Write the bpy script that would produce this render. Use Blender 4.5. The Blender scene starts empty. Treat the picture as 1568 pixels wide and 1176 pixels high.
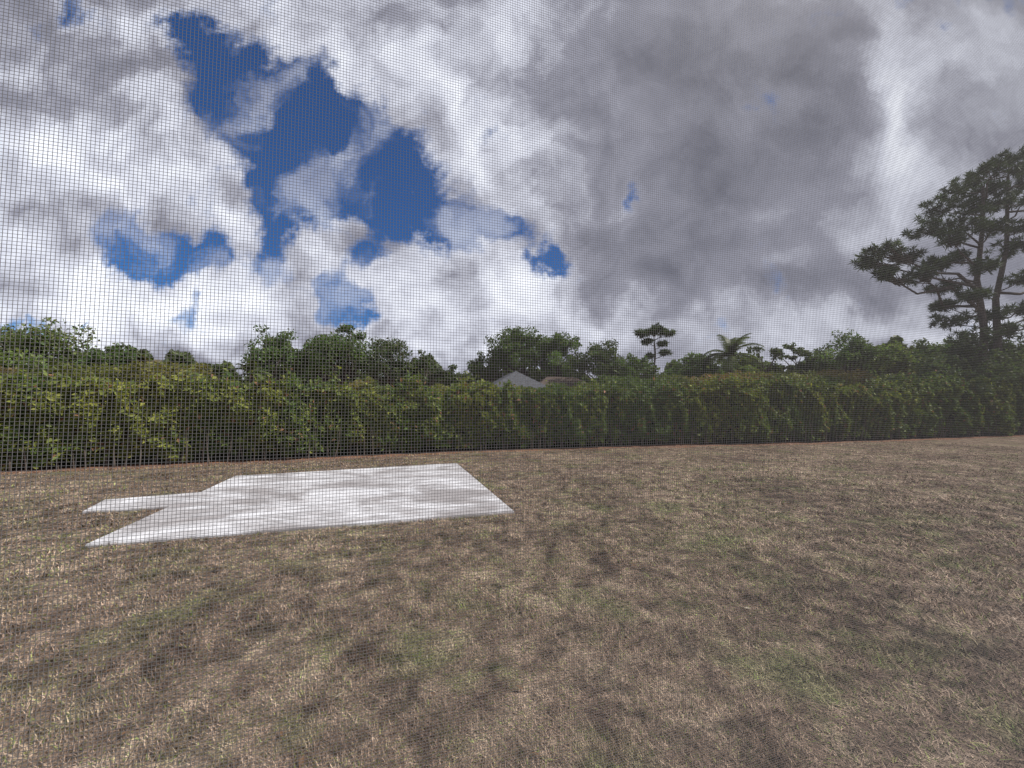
import bpy, bmesh, math
import numpy as np
from mathutils import Vector

R = np.random.default_rng(7)
scene = bpy.context.scene
scene.view_settings.view_transform = 'Standard'
scene.view_settings.look = 'None'
scene.view_settings.exposure = 0

# ------------------------------------------------------------------ helpers
def link(o, parent=None):
    scene.collection.objects.link(o)
    if parent is not None:
        o.parent = parent
    return o

def empty(name):
    e = bpy.data.objects.new(name, None)
    e.empty_display_size = 0.3
    return link(e)

def mesh_data(name, verts, faces, mat=None, cols=None, smooth=False):
    verts = np.asarray(verts, dtype=np.float32)
    faces = np.asarray(faces, dtype=np.int32)
    me = bpy.data.meshes.new(name)
    me.vertices.add(len(verts))
    me.vertices.foreach_set("co", verts.ravel())
    k = faces.shape[1]
    me.loops.add(faces.size)
    me.loops.foreach_set("vertex_index", faces.ravel())
    me.polygons.add(len(faces))
    me.polygons.foreach_set("loop_start", np.arange(0, faces.size, k, dtype=np.int32))
    me.polygons.foreach_set("use_smooth", np.full(len(faces), smooth))
    if cols is not None:
        a = me.color_attributes.new("Col", 'FLOAT_COLOR', 'POINT')
        c = np.ones((len(verts), 4), dtype=np.float32)
        c[:, :3] = cols
        a.data.foreach_set("color", c.ravel())
    me.update(calc_edges=True)
    me.validate()
    if mat: me.materials.append(mat)
    return me

def mesh_np(name, verts, faces, mat=None, cols=None, parent=None, smooth=False):
    return link(bpy.data.objects.new(name, mesh_data(name, verts, faces, mat, cols, smooth)), parent)

def unit(v):
    return v / np.maximum(np.linalg.norm(v, axis=-1, keepdims=True), 1e-9)

def leaves(centers, L, W, rng, up=0.3, out=None, outw=0.0):
    n = len(centers)
    nrm = unit(rng.normal(size=(n, 3)))
    nrm[:, 2] += up
    if out is not None: nrm += out * outw
    nrm = unit(nrm)
    a = unit(np.cross(nrm, rng.normal(size=(n, 3))))
    b = np.cross(nrm, a)
    s = rng.uniform(0.6, 1.3, (n, 1))
    a = a * L * s * 0.5; b = b * W * s * 0.5
    fold = nrm * W * 0.18 * s
    v = np.stack([centers - a, centers + b + fold, centers + a, centers - b + fold], 1).reshape(-1, 3)
    f = np.arange(4 * n).reshape(n, 4)
    return v, f

def tube(path, radii, sides=7):
    path = np.asarray(path, float); n = len(path)
    V = []; F = []
    for i in range(n):
        d = path[min(i + 1, n - 1)] - path[max(i - 1, 0)]
        d = d / (np.linalg.norm(d) + 1e-9)
        ref = np.array([1, 0, 0]) if abs(d[0]) < 0.8 else np.array([0, 1, 0])
        a = np.cross(d, ref); a /= np.linalg.norm(a); b = np.cross(d, a)
        for j in range(sides):
            t = 2 * math.pi * j / sides
            V.append(path[i] + radii[i] * (math.cos(t) * a + math.sin(t) * b))
    for i in range(n - 1):
        for j in range(sides):
            F.append((i * sides + j, i * sides + (j + 1) % sides, (i + 1) * sides + (j + 1) % sides, (i + 1) * sides + j))
    return np.array(V), np.array(F)

class Acc:
    def __init__(s): s.v = []; s.f = []; s.c = []; s.n = 0
    def add(s, v, f, c=None):
        s.v.append(v); s.f.append(np.asarray(f) + s.n); s.n += len(v)
        if c is not None: s.c.append(c)
    def obj(s, name, mat, parent=None, smooth=False):
        return mesh_np(name, np.concatenate(s.v), np.concatenate(s.f), mat,
                       np.concatenate(s.c) if s.c else None, parent, smooth)

def noise1(x, seed, freq):
    r = np.random.default_rng(seed); t = r.uniform(-1, 1, 4096)
    y = np.asarray(x) * freq + 1000.0
    i = np.floor(y).astype(int); f = y - i; f = f * f * (3 - 2 * f)
    return t[i % 4096] * (1 - f) + t[(i + 1) % 4096] * f

def noise2(x, y, seed):
    t = np.random.default_rng(seed).uniform(-1, 1, (256, 256))
    x = np.asarray(x) + 500.0; y = np.asarray(y) + 500.0
    i = np.floor(x).astype(int); j = np.floor(y).astype(int)
    fx = x - i; fy = y - j; fx = fx * fx * (3 - 2 * fx); fy = fy * fy * (3 - 2 * fy)
    a = t[i % 256, j % 256]; b = t[(i + 1) % 256, j % 256]; c = t[i % 256, (j + 1) % 256]; d = t[(i + 1) % 256, (j + 1) % 256]
    return (a * (1 - fx) + b * fx) * (1 - fy) + (c * (1 - fx) + d * fx) * fy

# ------------------------------------------------------------------ materials
def new_mat(name):
    m = bpy.data.materials.new(name); m.use_nodes = True
    nt = m.node_tree; nt.nodes.clear()
    return m, nt

def N(nt, t, **kw):
    n = nt.nodes.new(t)
    for k, v in kw.items():
        if k == 'inp':
            for kk, vv in v.items(): n.inputs[kk].default_value = vv
        else: setattr(n, k, v)
    return n

def leaf_mat(name, transl=0.35, rough=0.5, spec=0.25):
    m, nt = new_mat(name)
    at = N(nt, 'ShaderNodeAttribute', attribute_name="Col")
    p = N(nt, 'ShaderNodeBsdfPrincipled', inp={'Roughness': rough, 'Specular IOR Level': spec})
    tr = N(nt, 'ShaderNodeBsdfTranslucent')
    mul = N(nt, 'ShaderNodeMix', data_type='RGBA', blend_type='MULTIPLY', inp={0: 1.0})
    mul.inputs[7].default_value = (1.25, 1.3, 0.6, 1)
    mx = N(nt, 'ShaderNodeMixShader', inp={0: transl})
    o = N(nt, 'ShaderNodeOutputMaterial')
    L = nt.links.new
    L(at.outputs['Color'], p.inputs['Base Color'])
    L(at.outputs['Color'], mul.inputs[6]); L(mul.outputs[2], tr.inputs['Color'])
    L(p.outputs[0], mx.inputs[1]); L(tr.outputs[0], mx.inputs[2]); L(mx.outputs[0], o.inputs[0])
    return m

def simple_noise_mat(name, c1, c2, scale=5, rough=0.85, bump=0.3, detail=6, stretch=(1, 1, 1), spec=0.3):
    m, nt = new_mat(name)
    tc = N(nt, 'ShaderNodeTexCoord'); mp = N(nt, 'ShaderNodeMapping')
    mp.inputs['Scale'].default_value = stretch
    nz = N(nt, 'ShaderNodeTexNoise', inp={'Scale': scale, 'Detail': detail, 'Roughness': 0.6})
    cr = N(nt, 'ShaderNodeValToRGB')
    cr.color_ramp.elements[0].position = 0.35; cr.color_ramp.elements[0].color = (*c1, 1)
    cr.color_ramp.elements[1].position = 0.65; cr.color_ramp.elements[1].color = (*c2, 1)
    p = N(nt, 'ShaderNodeBsdfPrincipled', inp={'Roughness': rough, 'Specular IOR Level': spec})
    o = N(nt, 'ShaderNodeOutputMaterial'); L = nt.links.new
    L(tc.outputs['Object'], mp.inputs[0]); L(mp.outputs[0], nz.inputs['Vector'])
    L(nz.outputs['Fac'], cr.inputs[0]); L(cr.outputs[0], p.inputs['Base Color'])
    if bump:
        bp = N(nt, 'ShaderNodeBump', inp={'Strength': bump, 'Distance': 0.02})
        L(nz.outputs['Fac'], bp.inputs['Height']); L(bp.outputs[0], p.inputs['Normal'])
    L(p.outputs[0], o.inputs[0])
    return m

M_leaf = leaf_mat("foliage")
M_hedge = leaf_mat("hedge_leaves", 0.28, 0.55, 0.25)
M_needle = leaf_mat("pine_needles", 0.15, 0.6, 0.15)
M_bark = simple_noise_mat("bark", (0.05, 0.04, 0.033), (0.15, 0.125, 0.105), 6, 0.95, 0.8, stretch=(3, 3, 0.6))
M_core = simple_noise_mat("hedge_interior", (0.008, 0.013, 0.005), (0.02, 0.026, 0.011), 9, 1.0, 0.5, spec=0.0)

def lawn_colour_nodes(nt, blade=False):
    L = nt.links.new
    geo = N(nt, 'ShaderNodeNewGeometry')
    big = N(nt, 'ShaderNodeTexNoise', inp={'Scale': 0.45, 'Detail': 3, 'Roughness': 0.6})
    mid = N(nt, 'ShaderNodeTexNoise', inp={'Scale': 3.4, 'Detail': 6, 'Roughness': 0.72, 'Distortion': 0.4})
    mp = N(nt, 'ShaderNodeMapping'); mp.inputs['Location'].default_value = (31, 17, 3)
    grn = N(nt, 'ShaderNodeTexNoise', inp={'Scale': 1.3, 'Detail': 6, 'Roughness': 0.7})
    for a in (big, mid): L(geo.outputs['Position'], a.inputs['Vector'])
    L(geo.outputs['Position'], mp.inputs[0]); L(mp.outputs[0], grn.inputs['Vector'])
    spot = N(nt, 'ShaderNodeTexNoise', inp={'Scale': 5.5, 'Detail': 3, 'Roughness': 0.6}); L(mp.outputs[0], spot.inputs['Vector'])
    r1 = N(nt, 'ShaderNodeValToRGB')
    e = r1.color_ramp.elements
    e[0].position = 0.39; e[0].color = (0.115, 0.078, 0.060, 1)
    e[1].position = 0.65; e[1].color = (0.50, 0.39, 0.29, 1)
    k = e.new(0.5); k.color = (0.275, 0.20, 0.147, 1)
    mixn = N(nt, 'ShaderNodeMix', data_type='FLOAT', inp={0: 0.66})
    L(big.outputs['Fac'], mixn.inputs[2]); L(mid.outputs['Fac'], mixn.inputs[3])
    L(mixn.outputs[0], r1.inputs[0])
    gr = N(nt, 'ShaderNodeMapRange', inp={1: 0.52, 2: 0.66, 3: 0.0, 4: 0.6}); L(grn.outputs['Fac'], gr.inputs[0])
    mg = N(nt, 'ShaderNodeMix', data_type='RGBA'); mg.inputs[7].default_value = (0.19, 0.21, 0.085, 1)
    L(gr.outputs[0], mg.inputs[0]); L(r1.outputs[0], mg.inputs[6])
    sr = N(nt, 'ShaderNodeMapRange', inp={1: 0.34, 2: 0.48, 3: 0.48, 4: 1.0}); L(spot.outputs['Fac'], sr.inputs[0])
    m2 = N(nt, 'ShaderNodeMix', data_type='RGBA', blend_type='MULTIPLY', inp={0: 1.0})
    L(mg.outputs[2], m2.inputs[6]); L(sr.outputs[0], m2.inputs[7])
    out = N(nt, 'ShaderNodeMix', data_type='RGBA', blend_type='MULTIPLY', inp={0: 1.0})
    L(m2.outputs[2], out.inputs[6])
    if blade:
        at = N(nt, 'ShaderNodeAttribute', attribute_name="Col")
        L(at.outputs['Color'], out.inputs[7]); fac = None
    else:
        fin = N(nt, 'ShaderNodeTexNoise', inp={'Scale': 45, 'Detail': 4, 'Roughness': 0.7})
        L(geo.outputs['Position'], fin.inputs['Vector'])
        fr = N(nt, 'ShaderNodeMapRange', inp={1: 0.3, 2: 0.7, 3: 0.35, 4: 1.15}); L(fin.outputs['Fac'], fr.inputs[0])
        L(fr.outputs[0], out.inputs[7]); fac = fin.outputs['Fac']
    return out.outputs[2], fac

M_ground, nt = new_mat("dry_lawn")
c, h = lawn_colour_nodes(nt)
p = N(nt, 'ShaderNodeBsdfPrincipled', inp={'Roughness': 0.95, 'Specular IOR Level': 0.1})
bp = N(nt, 'ShaderNodeBump', inp={'Strength': 0.6, 'Distance': 0.02})
o = N(nt, 'ShaderNodeOutputMaterial')
nt.links.new(c, p.inputs['Base Color']); nt.links.new(h, bp.inputs['Height']); nt.links.new(bp.outputs[0], p.inputs['Normal'])
nt.links.new(p.outputs[0], o.inputs[0])

M_grass, nt = new_mat("grass_blades")
c, h = lawn_colour_nodes(nt, True)
p = N(nt, 'ShaderNodeBsdfPrincipled', inp={'Roughness': 0.7, 'Specular IOR Level': 0.2})
o = N(nt, 'ShaderNodeOutputMaterial')
nt.links.new(c, p.inputs['Base Color']); nt.links.new(p.outputs[0], o.inputs[0])

# ------------------------------------------------------------------ ground
g = mesh_np("ground", [(-300, -100, 0), (300, -100, 0), (300, 500, 0), (-300, 500, 0)], [(0, 1, 2, 3)], M_ground)

slab = [(0.04, 6.14), (-1.57, 11.13), (-6.49, 9.14), (-5.95, 7.44), (-7.17, 6.88), (-6.72, 6.12), (-5.62, 6.40), (-5.09, 4.68)]
def in_poly(x, y, poly):
    inside = np.zeros(len(x), bool); n = len(poly)
    for i in range(n):
        x1, y1 = poly[i]; x2, y2 = poly[(i + 1) % n]
        cnd = ((y1 > y) != (y2 > y)) & (x < (x2 - x1) * (y - y1) / (y2 - y1 + 1e-12) + x1)
        inside ^= cnd
    return inside
M_conc, nt = new_mat("concrete"); L = nt.links.new
tc = N(nt, 'ShaderNodeTexCoord'); mp = N(nt, 'ShaderNodeMapping')
mp.inputs['Rotation'].default_value = (0, 0, math.radians(-17)); mp.inputs['Scale'].default_value = (0.7, 1.2, 1)
n1 = N(nt, 'ShaderNodeTexNoise', inp={'Scale': 0.9, 'Detail': 9, 'Roughness': 0.7, 'Distortion': 0.9})
n2 = N(nt, 'ShaderNodeTexNoise', inp={'Scale': 18, 'Detail': 6, 'Roughness': 0.75})
n3 = N(nt, 'ShaderNodeTexNoise', inp={'Scale': 3.5, 'Detail': 6, 'Roughness': 0.7})
L(tc.outputs['Object'], mp.inputs[0]); L(mp.outputs[0], n1.inputs['Vector']); L(tc.outputs['Object'], n2.inputs['Vector']); L(tc.outputs['Object'], n3.inputs['Vector'])
cr = N(nt, 'ShaderNodeValToRGB'); e = cr.color_ramp.elements
e[0].position = 0.40; e[0].color = (0.36, 0.34, 0.34, 1); e[1].position = 0.60; e[1].color = (0.76, 0.765, 0.79, 1)
k = e.new(.5); k.color = (.53, .52, .53, 1)
L(n1.outputs['Fac'], cr.inputs[0])
mr = N(nt, 'ShaderNodeMapRange', inp={1: 0.3, 2: 0.7, 3: 0.75, 4: 1.12}); L(n2.outputs['Fac'], mr.inputs[0])
mr3 = N(nt, 'ShaderNodeMapRange', inp={1: 0.35, 2: 0.6, 3: 0.8, 4: 1.03}); L(n3.outputs['Fac'], mr3.inputs[0])
mu = N(nt, 'ShaderNodeMix', data_type='RGBA', blend_type='MULTIPLY', inp={0: 1.0}); L(cr.outputs[0], mu.inputs[6]); L(mr.outputs[0], mu.inputs[7])
mu3 = N(nt, 'ShaderNodeMix', data_type='RGBA', blend_type='MULTIPLY', inp={0: 1.0}); L(mu.outputs[2], mu3.inputs[6]); L(mr3.outputs[0], mu3.inputs[7])
p = N(nt, 'ShaderNodeBsdfPrincipled', inp={'Specular IOR Level': 0.3, 'Roughness': 0.7}); o = N(nt, 'ShaderNodeOutputMaterial')
bp = N(nt, 'ShaderNodeBump', inp={'Strength': 0.25, 'Distance': 0.01}); L(n2.outputs['Fac'], bp.inputs['Height']); L(bp.outputs[0], p.inputs['Normal'])
L(mu3.outputs[2], p.inputs['Base Color']); L(p.outputs[0], o.inputs[0])
bm = bmesh.new()
top = [bm.verts.new((x, y, 0.04)) for x, y in slab]
f = bm.faces.new(top)
if f.normal.z < 0: f.normal_flip()
ext = bmesh.ops.extrude_face_region(bm, geom=[f])
for v in ext['geom']:
    if isinstance(v, bmesh.types.BMVert): v.co.z = -0.06
bmesh.ops.recalc_face_normals(bm, faces=bm.faces)
bmesh.ops.bevel(bm, geom=[ed for ed in bm.edges], offset=0.012, segments=2, affect='EDGES')
me = bpy.data.meshes.new("concrete_slab"); bm.to_mesh(me); bm.free(); me.materials.append(M_conc)
link(bpy.data.objects.new("concrete_slab", me))

# ------------------------------------------------------------------ hedge
HP = np.array([(-30, 4.2), (-20, 7.3), (-12.69, 9.9), (-8.02, 11.5), (-1.96, 14.0), (5.65, 15.8), (13.5, 17.3), (21.8, 19.6), (34, 23.0)])
HT = np.array([2.5, 2.45, 2.35, 2.2, 2.1, 2.3, 2.45, 2.85, 3.2])
seg = np.linalg.norm(np.diff(HP, axis=0), axis=1); S = np.concatenate([[0], np.cumsum(seg)]); SL = S[-1]
def hpath(s):
    x = np.interp(s, S, HP[:, 0]); y = np.interp(s, S, HP[:, 1])
    x2 = np.interp(s + 0.5, S, HP[:, 0]); y2 = np.interp(s + 0.5, S, HP[:, 1])
    x0 = np.interp(s - 0.5, S, HP[:, 0]); y0 = np.interp(s - 0.5, S, HP[:, 1])
    t = unit(np.stack([x2 - x0, y2 - y0], -1))
    return np.stack([x, y], -1), np.stack([t[:, 1], -t[:, 0]], -1)
def htop(s):
    return np.interp(s, S, HT) + 0.20 * noise1(s, 3, 0.9) + 0.20 * noise1(s, 4, 2.4) + 0.15 * noise1(s, 5, 6.0)
def hbulge(s, z):
    return 0.18 * noise2(s * .9, z * .6, 6) + 0.22 * noise2(s * 2.4, z * 1.1, 8) + 0.14 * noise2(s * 4.8, z * 3.2, 9)
hedge = empty("clusia_hedge")
acc = Acc()
def hcols(s, z, zf, n, rng):
    base = np.array([[0.085, 0.135, 0.032]])
    yel = np.array([[0.28, 0.285, 0.06]]); dk = np.array([[0.032, 0.065, 0.018]]); br = np.array([[0.24, 0.13, 0.07]])
    plant = (noise1(s, 21, 1.3) * 0.4 + noise1(s, 22, 0.3) * 0.4 + .3 * noise2(s * 2.5, z * 2, 23))[:, None]
    wy = np.clip(0.21 + 0.55 * plant + 0.4 * (zf[:, None] - 0.5) + rng.normal(0, 0.25, (n, 1)) + 0.14 * (s[:, None] < 32), 0, 1)
    c = base * (1 - wy) + yel * wy
    wd = np.clip(rng.normal(0.12, 0.3, (n, 1)), 0, 1); c = c * (1 - wd) + dk * wd
    m = rng.random(n) < 0.04; c[m] = br
    return c * rng.uniform(0.75, 1.25, (n, 1)) * 1.15
n = 150000
s = R.uniform(0, SL, n)
zf = R.random(n) ** 0.85
top = htop(s); kind = R.random(n)
xy, out = hpath(s)
depth = np.abs(R.normal(0, 0.15, n))
z = 0.16 + 0.12 * noise1(s, 13, 3) + zf * (top - 0.16)
front = kind < 0.78
hump = np.where(zf > 0.82, (zf - 0.82) / 0.18, 0) ** 2 * 0.35
offn = hbulge(s, z) - depth - hump + np.where(zf < 0.15, -0.15, 0)
wv = R.uniform(-1.2, 0.0, n)
offn = np.where(front, offn, wv)
z = np.where(front, z, top - np.abs(R.normal(0, 0.1, n)) + 0.22 * noise2(wv * 2.5, s * 2.5, 11))
spr = R.random(n) < 0.06
z = np.where(spr, top + np.abs(R.normal(0, 0.22, n)) * (0.6 + noise1(s, 12, 3.0)), z); offn = np.where(spr, R.uniform(-0.6, -0.05, n), offn)
C = np.column_stack([xy + out * offn[:, None], z])
o3 = np.column_stack([out, np.zeros(n)])
v, f = leaves(C, 0.18, 0.09, R, up=0.55, out=o3, outw=0.5)
acc.add(v, f, np.repeat(hcols(s, z, zf, n, R), 4, 0)); acc.obj("leaves", M_hedge, hedge)
ss = np.linspace(0, SL, 240); xy, out = hpath(ss); tp_ = htop(ss)
V = []
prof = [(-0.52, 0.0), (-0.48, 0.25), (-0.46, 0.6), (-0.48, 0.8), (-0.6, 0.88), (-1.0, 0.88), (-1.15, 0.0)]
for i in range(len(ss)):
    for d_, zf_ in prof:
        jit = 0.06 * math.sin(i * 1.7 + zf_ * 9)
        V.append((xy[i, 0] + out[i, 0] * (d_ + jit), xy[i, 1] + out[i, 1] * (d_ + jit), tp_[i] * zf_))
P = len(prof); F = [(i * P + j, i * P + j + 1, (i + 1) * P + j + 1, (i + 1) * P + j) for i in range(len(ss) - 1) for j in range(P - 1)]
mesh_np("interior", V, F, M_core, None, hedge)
acc = Acc()
for s0 in np.arange(0.3, SL, 0.28):
    s0 += R.uniform(-0.1, 0.1); a, b = hpath(np.array([s0])); a = a[0] + b[0] * R.uniform(-0.3, -0.02)
    q = a + R.normal(0, 0.08, 2)
    v, f = tube([(a[0], a[1], -0.02), (*((a + q) / 2 + R.normal(0, 0.02, 2)), 0.45), (q[0], q[1], 1.0)], [0.022, 0.016, 0.01], 5)
    acc.add(v, f)
acc.obj("stems", M_bark, hedge)

M_mulch = simple_noise_mat("mulch", (0.09, 0.045, 0.028), (0.36, 0.19, 0.12), 22, 0.95, 1.0)
V = []
for i in range(len(ss)):
    w = 0.36 + 0.25 * noise1(ss[i], 31, 0.8) + 0.1 * noise1(ss[i], 32, 3)
    V += [(xy[i, 0] + out[i, 0] * w, xy[i, 1] + out[i, 1] * w, 0.004), (xy[i, 0] - out[i, 0] * 1.2, xy[i, 1] - out[i, 1] * 1.2, 0.004)]
mesh_np("mulch_bed", V, [(2 * i, 2 * i + 1, 2 * i + 3, 2 * i + 2) for i in range(len(ss) - 1)], M_mulch)

# ------------------------------------------------------------------ grass blades
n = 560000
ang = R.uniform(-1.12, 1.12, n)
dist = 1.5 * np.exp(R.random(n) ** 0.9 * math.log(26 / 1.5))
x = dist * np.sin(ang); y = dist * np.cos(ang)
hy = np.interp(x, HP[:, 0], HP[:, 1])
ok = (y < hy - 0.1) & ~in_poly(x, y, slab)
x = x[ok]; y = y[ok]; dist = dist[ok]; n = len(x)
sc = np.clip(dist / 3.0, 0.75, 3.0)
tuft = np.clip(1 + 0.7 * noise2(x * 4, y * 4, 61) + .4 * noise2(x * 11, y * 11, 62), .2, 2.2)
hgt = R.uniform(0.005, 0.028, n) * sc ** 0.4 * tuft
ln = R.uniform(0.014, 0.05, n) * sc ** 0.75
wd = R.uniform(0.0016, 0.0036, n) * sc
th = R.uniform(0, 2 * math.pi, n)
dx = np.cos(th) * ln; dy = np.sin(th) * ln
px_ = -np.sin(th) * wd; py_ = np.cos(th) * wd
z0 = R.uniform(0, 0.006, n)
V = np.stack([np.column_stack([x - px_, y - py_, z0]), np.column_stack([x + px_, y + py_, z0]),
              np.column_stack([x + dx, y + dy, z0 + hgt])], 1).reshape(-1, 3)
F = np.arange(3 * n).reshape(n, 3)
br = (np.clip(R.lognormal(-0.08, 0.52, n), 0.28, 2.1) * (1 + .30 * noise2(x * 9, y * 9, 63)))[:, None]
tint = np.ones((n, 3)) * br
gm = R.random(n) < 0.15 + 0.14 * noise2(x * .8, y * .8, 64); tint[gm] *= np.array([0.62, 0.95, 0.42])
wm = R.random(n) < 0.06; tint[wm] *= np.array([1.25, 1.3, 1.4])
mesh_np("grass", V, F, M_grass, np.repeat(np.clip(tint, 0, 1.8), 3, 0))

n = 800
x = R.uniform(-9, 14, n); y = 1.8 + R.random(n) * 12
ok = ~in_poly(x, y, slab); x = x[ok]; y = y[ok]; n = len(x)
v, f = leaves(np.column_stack([x, y, np.full(n, 0.025)]), 0.05, 0.02, R, up=3.0)
c = np.where(R.random((n, 1)) < 0.2, [[0.42, 0.36, 0.28]], [[0.2, 0.12, 0.07]])
mesh_np("fallen_leaves", v, f, M_leaf, np.repeat(c, 4, 0))

# ------------------------------------------------------------------ trees
def clump_pts(c, r, n, rng, flat=0.75):
    d = unit(rng.normal(size=(n, 3))) * (rng.random((n, 1)) ** 0.45) * r
    d[:, 2] *= flat
    return c + d

def broad_tree(name, x, y, ztop, rx, crown_h, nleaf, col, seed, leaf=0.22, nclump=18, gap=0.34, trunk_r=0.14):
    rng = np.random.default_rng(seed)
    root = empty(name); root.location = (x, y, 0)
    zc = ztop - crown_h * 0.5
    cl = []
    while len(cl) < nclump:
        d = rng.uniform(-1, 1, 3)
        if 0.15 < np.dot(d, d) < 1:
            if d[2] < -0.55: continue
            cl.append(np.array([d[0] * rx * 0.85, d[1] * rx * 0.7, zc + d[2] * crown_h * 0.42]))
    cl[0] = np.array([rng.uniform(-.3, .3) * rx, 0, ztop - gap * rx * 0.5])
    A = Acc(); T = Acc()
    fork = np.array([rng.normal(0, 0.1), rng.normal(0, 0.1), max(0.8, zc - crown_h * 0.45)])
    v, f = tube([(0, 0, -0.1), fork * [0.6, 0.6, 0.5], fork], [trunk_r * 1.3, trunk_r, trunk_r * 0.85], 8); T.add(v, f)
    for c_ in cl:
        mid = fork * 0.45 + c_ * 0.55 + rng.normal(0, 0.12 * rx, 3) * [1, 1, 0.4]
        v, f = tube([fork, (fork + mid) / 2 + rng.normal(0, 0.05, 3), mid, c_], [trunk_r * 0.55, trunk_r * 0.4, trunk_r * 0.28, trunk_r * 0.1], 5)
        T.add(v, f)
        r = rx * gap * rng.uniform(0.7, 1.3)
        k = 7; per = max(10, nleaf // (nclump * k))
        sub = clump_pts(c_, r, k, rng)
        tone = rng.uniform(0.75, 1.3)
        for sb in sub:
            P_ = clump_pts(sb, r * 0.5, per, rng, 0.8)
            v, f = leaves(P_, leaf, leaf * 0.6, rng, up=0.5)
            cc = np.array(col) * 2.2 * tone * rng.uniform(0.8, 1.25) * rng.uniform(0.7, 1.35, (per, 1))
            cc = cc * (1 + rng.normal(0, 0.08, (per, 3)))
            A.add(v, f, np.repeat(np.clip(cc, 0.003, 1), 4, 0))
    T.obj("trunk_and_limbs", M_bark, root, True); A.obj("crown", M_leaf, root)
    return root

G1 = (0.047, 0.07, 0.023); G2 = (0.065, 0.085, 0.028); G3 = (0.038, 0.052, 0.022); RB = (0.13, 0.075, 0.035); YG = (0.10, 0.105, 0.03)
trees = [
 (-27.5, 15.0, 5.8, 2.6, 3.4, 6000, RB, .18, 18, .36),
 (-23.0, 15.5, 5.5, 2.4, 3.4, 7000, G2, .18, 18, .38),
 (-20.2, 16.5, 5.1, 2.1, 2.8, 6000, G2, .17, 16, .38),
 (-18.2, 17.5, 4.4, 1.3, 1.8, 3000, G1, .17, 12, .36),
 (-14.9, 24.0, 6.3, 1.9, 3.4, 6000, G1, .2, 16, .42),
 (-11.0, 25.0, 6.9, 2.7, 4.0, 7500, G1, .2, 20, .36),
 (-8.1, 25.0, 5.8, 2.1, 3.0, 5000, G3, .2, 16, .38),
 (-12.8, 26.0, 6.1, 1.8, 3.2, 4500, G2, .2, 14, .36),
 (-5.5, 26.0, 5.2, 1.6, 2.4, 2800, G3, .2, 12, .32),
 (1.2, 39.0, 9.5, 3.5, 5.6, 10000, G1, .26, 22, .38),
 (4.4, 38.0, 8.7, 2.7, 5.0, 7500, G1, .26, 18, .38),
 (-2.2, 40.0, 7.4, 2.2, 3.6, 5000, G3, .26, 14, .38),
 (7.8, 34.0, 7.0, 2.7, 3.8, 6500, G3, .24, 16, .38),
 (10.6, 33.0, 6.1, 1.9, 3.0, 4500, G1, .22, 14, .38),
 (13.4, 28.0, 5.4, 1.9, 2.6, 4500, G1, .2, 16, .38),
 (17.0, 29.0, 5.4, 1.6, 2.4, 3500, G2, .2, 12, .38),
 (21.0, 32.0, 6.6, 1.9, 2.8, 2600, G3, .22, 13, .27),
 (23.8, 32.0, 6.8, 1.9, 3.0, 2600, G3, .22, 13, .27),
 (27.6, 32.0, 7.6, 2.7, 4.0, 6500, G1, .22, 20, .34),
 (30.8, 31.0, 6.5, 2.1, 2.8, 5000, G2, .22, 16, .36),
 (33.8, 31.0, 6.8, 2.4, 3.0, 5500, G1, .22, 16, .36),
 (24.6, 21.9, 4.6, 1.7, 3.2, 7000, G3, .16, 16, .4),
 (27.0, 22.8, 5.3, 2.1, 3.9, 9500, G3, .16, 18, .44),
 (29.6, 23.4, 5.8, 2.4, 4.2, 9500, G3, .16, 18, .44),
]
for i, t in enumerate(trees):
    broad_tree("broadleaf_tree", t[0], t[1], t[2], t[3], t[4], t[5], t[6], 100 + i, t[7], t[8], t[9])

def needles(c, r, n, rng, ln=0.28, w=0.035):
    d = unit(rng.normal(size=(n, 3)) + [0, 0, 0.35])
    st = c + d * r * (rng.random((n, 1)) * 0.5)
    en = st + d * ln * rng.uniform(0.6, 1.3, (n, 1))
    sd = unit(np.cross(d, rng.normal(size=(n, 3)))) * w
    v = np.stack([st - sd, st + sd, en], 1).reshape(-1, 3)
    return v, np.arange(3 * n).reshape(n, 3)

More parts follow.
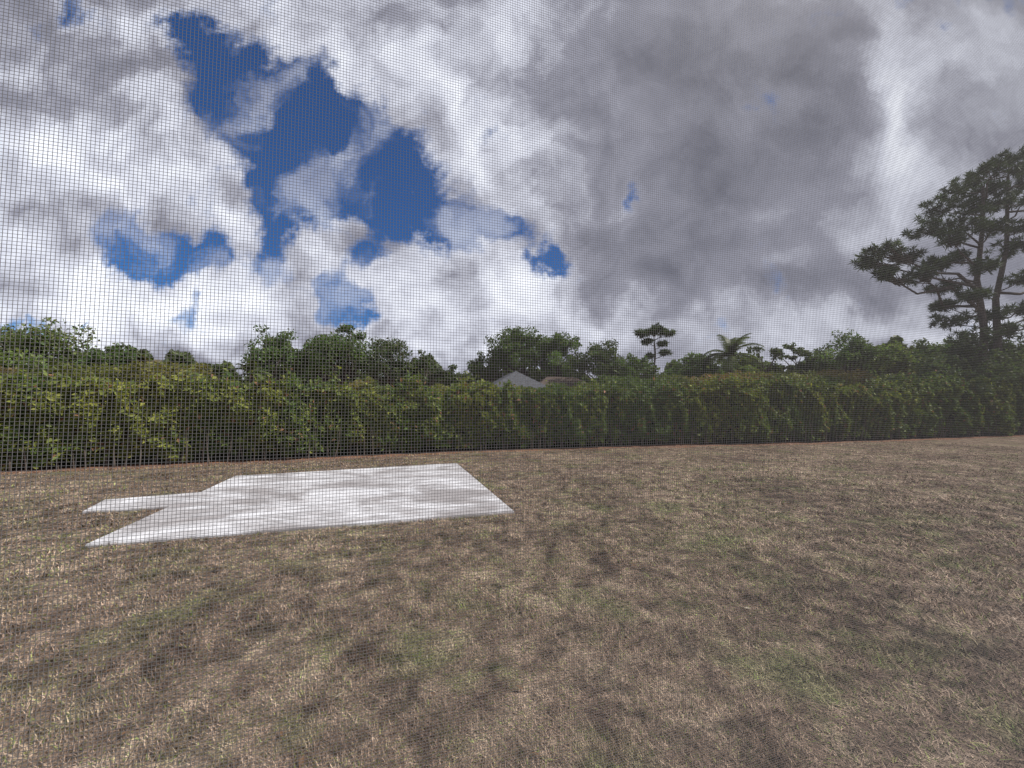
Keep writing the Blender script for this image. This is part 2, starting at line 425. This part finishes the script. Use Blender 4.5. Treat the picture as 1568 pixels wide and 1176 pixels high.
def pine(name, trunks, clumps, seed, tuft_r=0.3, tufts=16, nn=46, ln=0.28, w=0.03, tr=0.2, spread=(1.15, 1.1, .6)):
    rng = np.random.default_rng(seed); root = empty(name); A = Acc(); T = Acc()
    for tk in trunks:
        tk = np.array(tk, float); m = len(tk)
        v, f = tube(tk, np.linspace(tr, tr * 0.28, m), 9); T.add(v, f)
    for (cx, cy, cz, cr) in clumps:
        c_ = np.array([cx, cy, cz])
        best = None
        for tk in trunks:
            tk = np.array(tk, float)
            zt = min(max(cz - 0.25 * abs(cx - np.interp(cz, tk[:, 2], tk[:, 0])) - 0.3, tk[1, 2]), tk[-1, 2])
            p0 = np.array([np.interp(zt, tk[:, 2], tk[:, 0]), np.interp(zt, tk[:, 2], tk[:, 1]), zt])
            if best is None or np.linalg.norm(p0 - c_) < np.linalg.norm(best - c_): best = p0
        p0 = best; Ld = np.linalg.norm(c_ - p0)
        m1 = p0 * .65 + c_ * .35 + rng.normal(0, 0.06, 3) * Ld + [0, 0, -0.04 * Ld]
        m2 = p0 * .3 + c_ * .7 + rng.normal(0, 0.06, 3) * Ld + [0, 0, -0.05 * Ld]
        b = min(tr * 0.45, 0.03 + 0.012 * Ld)
        v, f = tube([p0, m1, m2, c_], [b, b * .75, b * .5, b * .25], 6); T.add(v, f)
        for k in range(tufts):
            q = c_ + unit(rng.normal(size=3)) * rng.random() ** 0.45 * cr * np.array(spread)
            src = m2 * 0.5 + c_ * 0.5 + rng.normal(0, 0.1, 3)
            v, f = tube([src, (src + q) / 2 + [0, 0, -0.05], q], [b * .3, b * .22, b * .12], 4); T.add(v, f)
            v, f = needles(q, tuft_r, nn, rng, ln, w)
            cc = np.array([0.065, 0.095, 0.038]) * rng.uniform(0.6, 1.6) * rng.uniform(0.8, 1.25, (nn, 1))
            A.add(v, f, np.repeat(cc, 3, 0))
    T.obj("trunk_and_limbs", M_bark, root, True); A.obj("needles", M_needle, root)
    return root

raw = [(20.7,10.0,.6),(21.7,10.7,.7),(22.8,10.3,.75),(21.6,9.3,.5),(23.6,9.2,.75),(24.2,11.9,.8),(25.0,13.2,.95),(26.2,14.2,1.0),(27.4,14.9,1.05),
 (28.6,15.6,1.0),(29.7,16.0,1.1),(31.2,15.8,1.1),(32.8,14.3,1.2),(26.6,12.4,.95),(28.8,13.6,1.05),(30.4,13.8,1.15),(25.6,10.1,.85),(27.2,9.7,.65),
 (25.0,8.5,.7),(29.3,10.9,.9),(30.1,9.0,.85),(25.3,6.6,.8),(26.3,5.5,.9),(27.5,6.8,.75),(28.8,6.0,1.0),(29.9,7.3,.85),(31.4,12,1.1),(32,9.4,1.1),
 (25.7,11.4,.65),(31,7.2,1.0),(28.0,14.3,.9),(30.4,14.8,1.0),(24.6,9.9,.5),(24.9,7.4,.5),(27.3,13.3,.8),(28.2,12.0,.7),(30.3,12.2,.8),(26.8,8.0,.6)]
cl = [(a, 22 + R.uniform(-2.0, 2.0), b, r_) for a, b, r_ in raw]
cl = [(a * (y_ / 22), y_, 1.7 + (b - 1.7) * (y_ / 22), r_) for a, y_, b, r_ in cl]
pine("slash_pine_tree",
     [[(26.6, 22, -0.1), (26.9, 22, 3), (27.2, 22, 6), (27.1, 22.1, 9), (27.5, 22, 12), (27.7, 22, 14.5)],
      [(28.5, 22.8, -0.1), (28.9, 22.8, 4), (29.0, 22.8, 8), (29.6, 22.6, 11), (30.0, 22.6, 15.5)]],
     cl, 55, tuft_r=.24, tufts=27, nn=38, ln=0.28, w=0.027, tr=0.23, spread=(1.2, 1.1, .62))
pine("pine_tree", [[(12.6, 34, 0), (12.5, 34, 4), (12.7, 34, 6.2), (12.6, 34, 8.2)]],
     [(12.1, 34, 8.2, .7), (13.2, 34.2, 8.25, .7), (12.6, 33.6, 8.4, .6), (11.5, 34, 8.0, .55), (13.8, 34, 8.0, .55), (13.3, 34, 7.1, .35), (13.6, 34, 6.3, .35), (12.0, 34, 7.3, .3), (12.2, 34, 6.0, .25)],
     56, tuft_r=.25, tufts=16, nn=30, ln=0.3, w=0.045, tr=0.13, spread=(1.2, 1.1, .5))

def palm(name, x, y, h, fl, nf, seed, col=(0.11, 0.14, 0.045)):
    rng = np.random.default_rng(seed); root = empty(name); root.location = (x, y, 0)
    v, f = tube([(0, 0, -.05), (0.05, 0, h * .5), (0, 0, h)], [0.16, 0.12, 0.1], 9)
    mesh_np("trunk", v, f, M_bark, None, root, True)
    V = []; Cc = []
    for k in range(nf):
        az = 2 * math.pi * k / nf + rng.uniform(-.2, .2); el = rng.uniform(0.2, 1.35)
        pos = np.array([0, 0, h]); d = np.array([math.cos(az) * math.cos(el), math.sin(az) * math.cos(el), math.sin(el)])
        m = 22; st = fl / m; tone = rng.uniform(.7, 1.3)
        for j in range(m):
            nx = pos + d * st; side = unit(np.cross(d, [0, 0, 1]))
            V += [pos - side * .012, pos + side * .012, nx]; Cc += [np.array(col) * 1.3] * 3
            ll = fl * 0.26 * math.sin(math.pi * (j + 2) / (m + 3)) ** .6
            for sg in (-1, 1):
                for q in range(2):
                    b = pos + d * st * q * .5
                    tip = b + side * sg * ll * .8 + d * ll * .5 + np.array([0, 0, -ll * .25 + rng.normal(0, .03)])
                    V += [b - d * .045, b + d * .045, tip]; Cc += [np.array(col) * tone * rng.uniform(.8, 1.2)] * 3
            pos = nx; d = unit(d + np.array([0, 0, -0.085]))
    V = np.array(V); mesh_np("fronds", V, np.arange(len(V)).reshape(-1, 3), M_leaf, np.array(Cc), root)
palm("palm_tree", 14.8, 26, 5.0, 2.3, 19, 1, (0.08, 0.105, 0.035))
palm("palm_tree", -18.4, 18.3, 3.4, 1.3, 13, 2, (0.17, 0.14, 0.06))
palm("palm_tree", -17.7, 18.6, 3.2, 1.2, 11, 3, (0.17, 0.14, 0.06))
palm("palm_tree", -13.2, 19.5, 3.2, 1.1, 11, 4)

# shrubs behind hedge: one mass
A = Acc(); n = 60000
s = R.uniform(0, SL, n); xy, out = hpath(s)
band = R.uniform(0, 1, n)
off = -2.2 - band * 2.6
gapc = -0.2 * np.exp(-((xy[:, 0] - 0.5) / 3.5) ** 4)
hh = np.interp(s, S, HT) + 0.38 + gapc + 0.38 * noise1(s, 41, 0.55) + 0.30 * noise1(s, 42, 1.6) + 0.18 * noise1(s, 43, 5.0) + band * 0.25
z = hh * (1 - np.abs(R.normal(0, .1, n)))
C = np.column_stack([xy + out * off[:, None], z])
v, f = leaves(C, 0.17, 0.09, R, up=.5)
w = np.clip(0.5 + 0.9 * noise1(s, 44, 0.5) + R.normal(0, .2, n), 0, 1)[:, None]
red = np.clip(0.1 + 0.8 * noise1(s, 45, 0.4) + np.where(s < 27, .25, 0.0) + R.normal(0, .12, n), 0, 1)[:, None]
c = np.array([G1]) * (1 - w) + np.array([YG]) * w; c = c * (1 - red) + np.array([(0.15, 0.08, 0.045)]) * red
c *= 1.9 * R.uniform(.7, 1.3, (n, 1))
A.add(v, f, np.repeat(c, 4, 0)); A.obj("shrubs", M_leaf)

A = Acc(); n = 50000
az = R.uniform(-1.15, 1.15, n); D = R.uniform(58, 66, n)
hh = 7.2 + 1.3 * noise1(az, 51, 9) + 1.0 * noise1(az, 52, 28) + .6 * noise1(az, 53, 80)
z = hh * (1 - np.abs(R.normal(0, .22, n)))
xx = D * np.sin(az); yy = D * np.cos(az)
v, f = leaves(np.column_stack([xx, yy, z]), 0.8, 0.5, R, up=.4)
c = np.array([[0.10, 0.13, 0.055]]) * R.uniform(.6, 1.4, (n, 1))
A.add(v, f, np.repeat(c, 4, 0)); A.obj("distant_trees", M_leaf)

# ------------------------------------------------------------------ neighbour house
house = empty("house"); house.location = (0.7, 30, 0); house.rotation_euler = (0, 0, math.radians(12))
M_wall = simple_noise_mat("stucco", (0.55, 0.5, 0.42), (0.62, 0.57, 0.5), 30, .9, .3)
M_roof = simple_noise_mat("grey_shingles", (0.07, 0.072, 0.08), (0.15, 0.155, 0.17), 4, 1.0, .3, stretch=(1, 1, 9), spec=0.0)
M_roof2 = simple_noise_mat("brown_shingles", (0.08, 0.062, 0.055), (0.15, 0.12, 0.105), 4, 1.0, .3, stretch=(1, 1, 9), spec=0.0)
M_win = simple_noise_mat("window_glass", (0.02, 0.03, 0.04), (0.04, 0.05, 0.06), 2, .1, 0, spec=.6)
M_trim = simple_noise_mat("white_trim", (0.7, 0.7, 0.7), (0.8, 0.8, 0.8), 10, .6, 0)
def box(name, x0, x1, y0, y1, z0, z1, mat, parent):
    v = [(x, y, z) for z in (z0, z1) for x, y in ((x0, y0), (x1, y0), (x1, y1), (x0, y1))]
    f = [(0, 3, 2, 1), (4, 5, 6, 7), (0, 1, 5, 4), (1, 2, 6, 5), (2, 3, 7, 6), (3, 0, 4, 7)]
    return mesh_np(name, v, f, mat, None, parent)
def hip(name, x0, x1, y0, y1, z0, z1, ins, mat, parent):
    if (x1 - x0) > (y1 - y0):
        ym = (y0 + y1) / 2; r = [(x0 + ins, ym, z1), (x1 - ins, ym, z1)]
        f = [(0, 1, 5, 4), (2, 3, 4, 5)]; t = [(1, 2, 5), (3, 0, 4)]
    else:
        xm = (x0 + x1) / 2; r = [(xm, y0 + ins, z1), (xm, y1 - ins, z1)]
        f = [(1, 2, 5, 4), (3, 0, 4, 5)]; t = [(0, 1, 4), (2, 3, 5)]
    v = [(x0, y0, z0), (x1, y0, z0), (x1, y1, z0), (x0, y1, z0)] + r
    me = bpy.data.meshes.new(name); me.from_pydata(v, [], f + t + [(0, 3, 2, 1)]); me.materials.append(mat)
    return link(bpy.data.objects.new(name, me), parent)
box("walls", -2.4, 2.4, 0, 8, 0, 2.75, M_wall, house)
hip("roof", -2.9, 2.9, -0.5, 8.5, 2.755, 4.5, 2.3, M_roof, house)
box("fascia", -2.92, 2.92, -0.53, -0.505, 2.62, 2.80, M_trim, house)
box("wing_walls", 2.41, 8.5, 2.5, 8, 0, 2.6, M_wall, house)
hip("wing_roof", 1.2, 9, 2.2, 8.4, 2.61, 4.35, 2.6, M_roof2, house)
for xx_ in (-1.5, 0.6): box("window", xx_, xx_ + 1.1, -0.03, -0.003, 1.0, 2.1, M_win, house)
box("door", 5, 5.95, 2.44, 2.47, 0, 2.05, M_trim, house)
box("vent_pipe", -0.9, -0.82, 3, 3.08, 3.4, 4.45, M_roof, house)

# ------------------------------------------------------------------ insect screen of the porch (woven wires + aluminium frame)
scr = empty("insect_screen")
ey = math.atan2(0.297, 0.955)
e1 = np.array([math.cos(ey), math.sin(ey)]); nr = np.array([-e1[1], e1[0]])
d0 = 0.19
scr.location = (nr[0] * d0, nr[1] * d0, 0); scr.rotation_euler = (0, 0, ey)
pitch = 0.0014; w = 0.000073
M_wire = simple_noise_mat("screen_wire", (0.17, 0.17, 0.175), (0.20, 0.20, 0.205), 3, .6, 0, spec=.3)
M_alu = simple_noise_mat("aluminium_frame", (0.08, 0.07, 0.06), (0.1, 0.09, 0.08), 5, .5, 0)
def bars(a0, a1, b0, b1, c0, c1):
    n = len(a0); V = np.zeros((n, 8, 3)); k = 0
    for c in (c0, c1):
        for a, b in ((a0, b0), (a1, b0), (a1, b1), (a0, b1)):
            V[:, k, 0] = a; V[:, k, 1] = b; V[:, k, 2] = c; k += 1
    f = np.array([(0, 3, 2, 1), (4, 5, 6, 7), (0, 1, 5, 4), (1, 2, 6, 5), (2, 3, 7, 6), (3, 0, 4, 7)])
    F = (np.arange(n)[:, None, None] * 8 + f[None]).reshape(-1, 4)
    return V.reshape(-1, 3), F
TN = 200; TS = TN * pitch
k = (np.arange(TN) + .5) * pitch; o1 = np.ones(TN)
A = Acc()
v, f = bars(k - w, k + w, -w * .6 * o1, w * .6 * o1, 0 * o1, TS * o1); A.add(v, f)
v, f = bars(0 * o1, TS * o1, w * .62 * o1, w * 1.8 * o1, k - w, k + w); A.add(v, f)
tile = mesh_data("wire_mesh", np.concatenate(A.v), np.concatenate(A.f), M_wire)
NX0, NX1, NZ = -5, 8, 8
for i in range(NX0, NX1):
    for j in range(NZ):
        ob = bpy.data.objects.new("wire_mesh", tile); ob.location = (i * TS, 0, 0.45 + j * TS); link(ob, scr)
s0, s1, z0, z1 = NX0 * TS, NX1 * TS, 0.45, 0.45 + NZ * TS
A = Acc()
for q in [(s0 - .05, s0, -.025, .025, 0, z1 + .05), (s1, s1 + .05, -.025, .025, 0, z1 + .05), (s0, s1, -.025, .025, z0 - .05, z0), (s0, s1, -.025, .025, z1, z1 + .05)]:
    v, f = bars(*[np.array([t]) for t in q]); A.add(v, f)
A.obj("frame", M_alu, scr)

# ------------------------------------------------------------------ world: Nishita sky + procedural cloud layer
W = bpy.data.worlds.new("World"); scene.world = W; W.use_nodes = True
nt = W.node_tree; nt.nodes.clear(); L = nt.links.new
SUN_EL = math.radians(50); SUN_AZ = math.radians(95)
sky = N(nt, 'ShaderNodeTexSky', sky_type='NISHITA', sun_disc=False, sun_elevation=SUN_EL, sun_rotation=SUN_AZ)
sky.air_density = 1.0; sky.dust_density = 0.3; sky.ozone_density = 2.5
tc = N(nt, 'ShaderNodeTexCoord'); sep = N(nt, 'ShaderNodeSeparateXYZ'); L(tc.outputs['Generated'], sep.inputs[0])
def M(op, a, b=None, c=None, clamp=False):
    n = N(nt, 'ShaderNodeMath', operation=op, use_clamp=clamp)
    for i, t in enumerate((a, b, c)):
        if t is None: continue
        if isinstance(t, (int, float)): n.inputs[i].default_value = t
        else: L(t, n.inputs[i])
    return n.outputs[0]
X, Y, Z = sep.outputs
yc = M('MAXIMUM', Y, 0.06)
u = M('DIVIDE', X, yc); vv = M('DIVIDE', Z, yc)
uv = N(nt, 'ShaderNodeCombineXYZ'); L(u, uv.inputs[0]); L(vv, uv.inputs[1])
zc = M('ADD', M('MAXIMUM', Z, 0.0), 0.42)
q = N(nt, 'ShaderNodeCombineXYZ'); L(M('DIVIDE', X, zc), q.inputs[0]); L(M('DIVIDE', Y, zc), q.inputs[1])
def noise(vec, scale, detail=6, rough=.55, loc=(0, 0, 0)):
    va = N(nt, 'ShaderNodeVectorMath', operation='ADD'); va.inputs[1].default_value = loc; L(vec, va.inputs[0])
    nz = N(nt, 'ShaderNodeTexNoise', noise_dimensions='2D', inp={'Scale': scale, 'Detail': detail, 'Roughness': rough})
    L(va.outputs[0], nz.inputs['Vector']); return nz
wn = noise(uv.outputs[0], 3.6, 6, .60)
wma = N(nt, 'ShaderNodeVectorMath', operation='MULTIPLY_ADD'); L(wn.outputs['Color'], wma.inputs[0])
wma.inputs[1].default_value = (.26, .26, 0); wma.inputs[2].default_value = (-.13, -.13, 0)
flat = N(nt, 'ShaderNodeVectorMath', operation='ADD'); L(uv.outputs[0], flat.inputs[0]); L(wma.outputs[0], flat.inputs[1])
def blobs(lst, base=0.0):
    tot = base
    for (bu, bv, ru, rv, wt) in lst:
        mp = N(nt, 'ShaderNodeVectorMath', operation='MULTIPLY_ADD')
        mp.inputs[1].default_value = (1 / ru, 1 / rv, 0); mp.inputs[2].default_value = (-bu / ru, -bv / rv, 0)
        L(flat.outputs[0], mp.inputs[0])
        d = N(nt, 'ShaderNodeVectorMath', operation='DOT_PRODUCT'); L(mp.outputs[0], d.inputs[0]); L(mp.outputs[0], d.inputs[1])
        tot = M('MULTIPLY_ADD', M('POWER', 0.5, d.outputs['Value']), wt, tot)
    return tot
holes = blobs([(-.864,.98,.09,.08,.75),(-.78,.897,.10,.09,.8),(-.643,.804,.14,.10,.75),(-.50,.739,.16,.10,.75),(-.385,.694,.11,.07,.5),
 (-.62,.621,.12,.11,.8),(-.478,.549,.12,.06,.4),(-.321,.576,.12,.08,.7),(-.207,.486,.11,.055,.85),(-.068,.469,.08,.04,.8),(.059,.385,.045,.045,1.0),
 (-.615,.449,.065,.11,.9),(-1.01,.424,.08,.06,1.0),(-.923,.389,.09,.05,.75),(-.827,.359,.06,.035,.65),(-.445,.266,.065,.05,1.0),(-.40,.219,.045,.04,.7),
 (-.839,.249,.03,.04,.75),(-1.13,.24,.02,.025,.7),(-1.3,.185,.10,.022,.8),(-1.2,1.05,.06,.035,.55),(.334,.585,.035,.05,.55),(-.36,.38,.04,.035,.65),(1.3,1.12,.08,.03,.45)])
nA = noise(q.outputs[0], 3.0, 4, .55).outputs['Fac']
nB = noise(uv.outputs[0], 8.0, 7, .60, (3, 1, 0)).outputs['Fac']
D = M('ADD', holes, M('ADD', M('MULTIPLY_ADD', nA, 0.7, -.36), M('MULTIPLY_ADD', nB, 1.4, -.72)))
mr = N(nt, 'ShaderNodeMapRange', interpolation_type='SMOOTHSTEP', inp={1: .20, 2: .66, 3: 0., 4: 1.}); L(D, mr.inputs[0])
wsp = noise(flat.outputs[0], 5.0, 4, .5, (5, 8, 0)).outputs['Fac']
wr = N(nt, 'ShaderNodeMapRange', interpolation_type='SMOOTHSTEP', inp={1: .46, 2: .72, 3: 1., 4: .55}); L(wsp, wr.inputs[0])
bluemask = M('MULTIPLY', mr.outputs[0], wr.outputs[0])
def fbm2(loc):
    a = noise(flat.outputs[0], 4.2, 5, .52, loc).outputs['Fac']; b = noise(q.outputs[0], 3.6, 3, .5, (loc[0] * 1.4 + 4, -loc[1] * 1.4, 0)).outputs['Fac']
    return M('ADD', a, M('MULTIPLY', b, 0.5))
relief = M('SUBTRACT', fbm2((0, 0, 0)), fbm2((0.035, 0.06, 0)))
ramp_r = N(nt, 'ShaderNodeMapRange', interpolation_type='SMOOTHSTEP', inp={1: .0, 2: .4, 3: 1.05, 4: .5}); L(u, ramp_r.inputs[0])
soft = noise(q.outputs[0], 1.5, 4, .5, (7, 3, 0)).outputs['Fac']
layout = blobs([(-1.03,.62,.35,.25,.22),(-.66,.36,.22,.13,.2),(-.11,.30,.35,.10,.24),(-.97,.27,.25,.10,.26),(-.10,.68,.13,.25,.22),(-.3,.98,.35,.15,.18),
 (.55,.75,.45,.33,-.17),(.4,.36,.40,.10,-.17),(1.04,.80,.06,.28,.45),(1.28,.95,.15,.10,.3),(1.2,.62,.10,.05,.14),(.85,.20,.45,.04,.24),(-.33,.43,.14,.05,-.2),(-1.3,1.05,.3,.12,-.08),
 (.25,.5,.2,.12,-.06),(0.0,.13,.9,.05,.06)])
edge = M('MULTIPLY', M('SUBTRACT', D, 0.0, None, True), 0.22)
B = M('ADD', M('ADD', M('ADD', M('MULTIPLY', relief, ramp_r.outputs[0]), 0.40), layout), M('MULTIPLY_ADD', soft, .5, -.25))
B = M('ADD', B, edge)
cr = N(nt, 'ShaderNodeValToRGB'); L(B, cr.inputs[0]); e = cr.color_ramp.elements
e[0].position = 0.0; e[0].color = (.10, .105, .14, 1); e[1].position = 1.0; e[1].color = (.93, .96, 1.03, 1)
k = e.new(.35); k.color = (.27, .275, .335, 1); k = e.new(.65); k.color = (.60, .62, .71, 1)
cb = N(nt, 'ShaderNodeVectorMath', operation='SCALE'); L(cr.outputs[0], cb.inputs[0]); cb.inputs['Scale'].default_value = 12.8
tint = N(nt, 'ShaderNodeMix', data_type='RGBA', blend_type='MULTIPLY', inp={0: 1.0}); tint.inputs[7].default_value = (.26, .56, .95, 1)
L(sky.outputs[0], tint.inputs[6])
mx = N(nt, 'ShaderNodeMix', data_type='RGBA'); L(bluemask, mx.inputs[0]); L(cb.outputs[0], mx.inputs[6]); L(tint.outputs[2], mx.inputs[7])
bg = N(nt, 'ShaderNodeBackground', inp={'Strength': 0.1}); L(mx.outputs[2], bg.inputs[0])
wo = N(nt, 'ShaderNodeOutputWorld'); L(bg.outputs[0], wo.inputs[0])

sl = bpy.data.lights.new("sun", 'SUN'); sl.energy = 4.4; sl.angle = math.radians(0.8); sl.color = (1, .95, .88)
so = bpy.data.objects.new("sun", sl); link(so)
dv = Vector((math.sin(SUN_AZ) * math.cos(SUN_EL), math.cos(SUN_AZ) * math.cos(SUN_EL), math.sin(SUN_EL)))
so.rotation_euler = dv.to_track_quat('Z', 'Y').to_euler()

cam = bpy.data.cameras.new("camera"); cam.sensor_width = 36; cam.lens = 13.55; cam.clip_start = 0.01; cam.clip_end = 2000
co = bpy.data.objects.new("camera", cam); co.location = (0, 0, 1.7); co.rotation_euler = (math.radians(93.1), 0, 0); link(co)
scene.camera = co
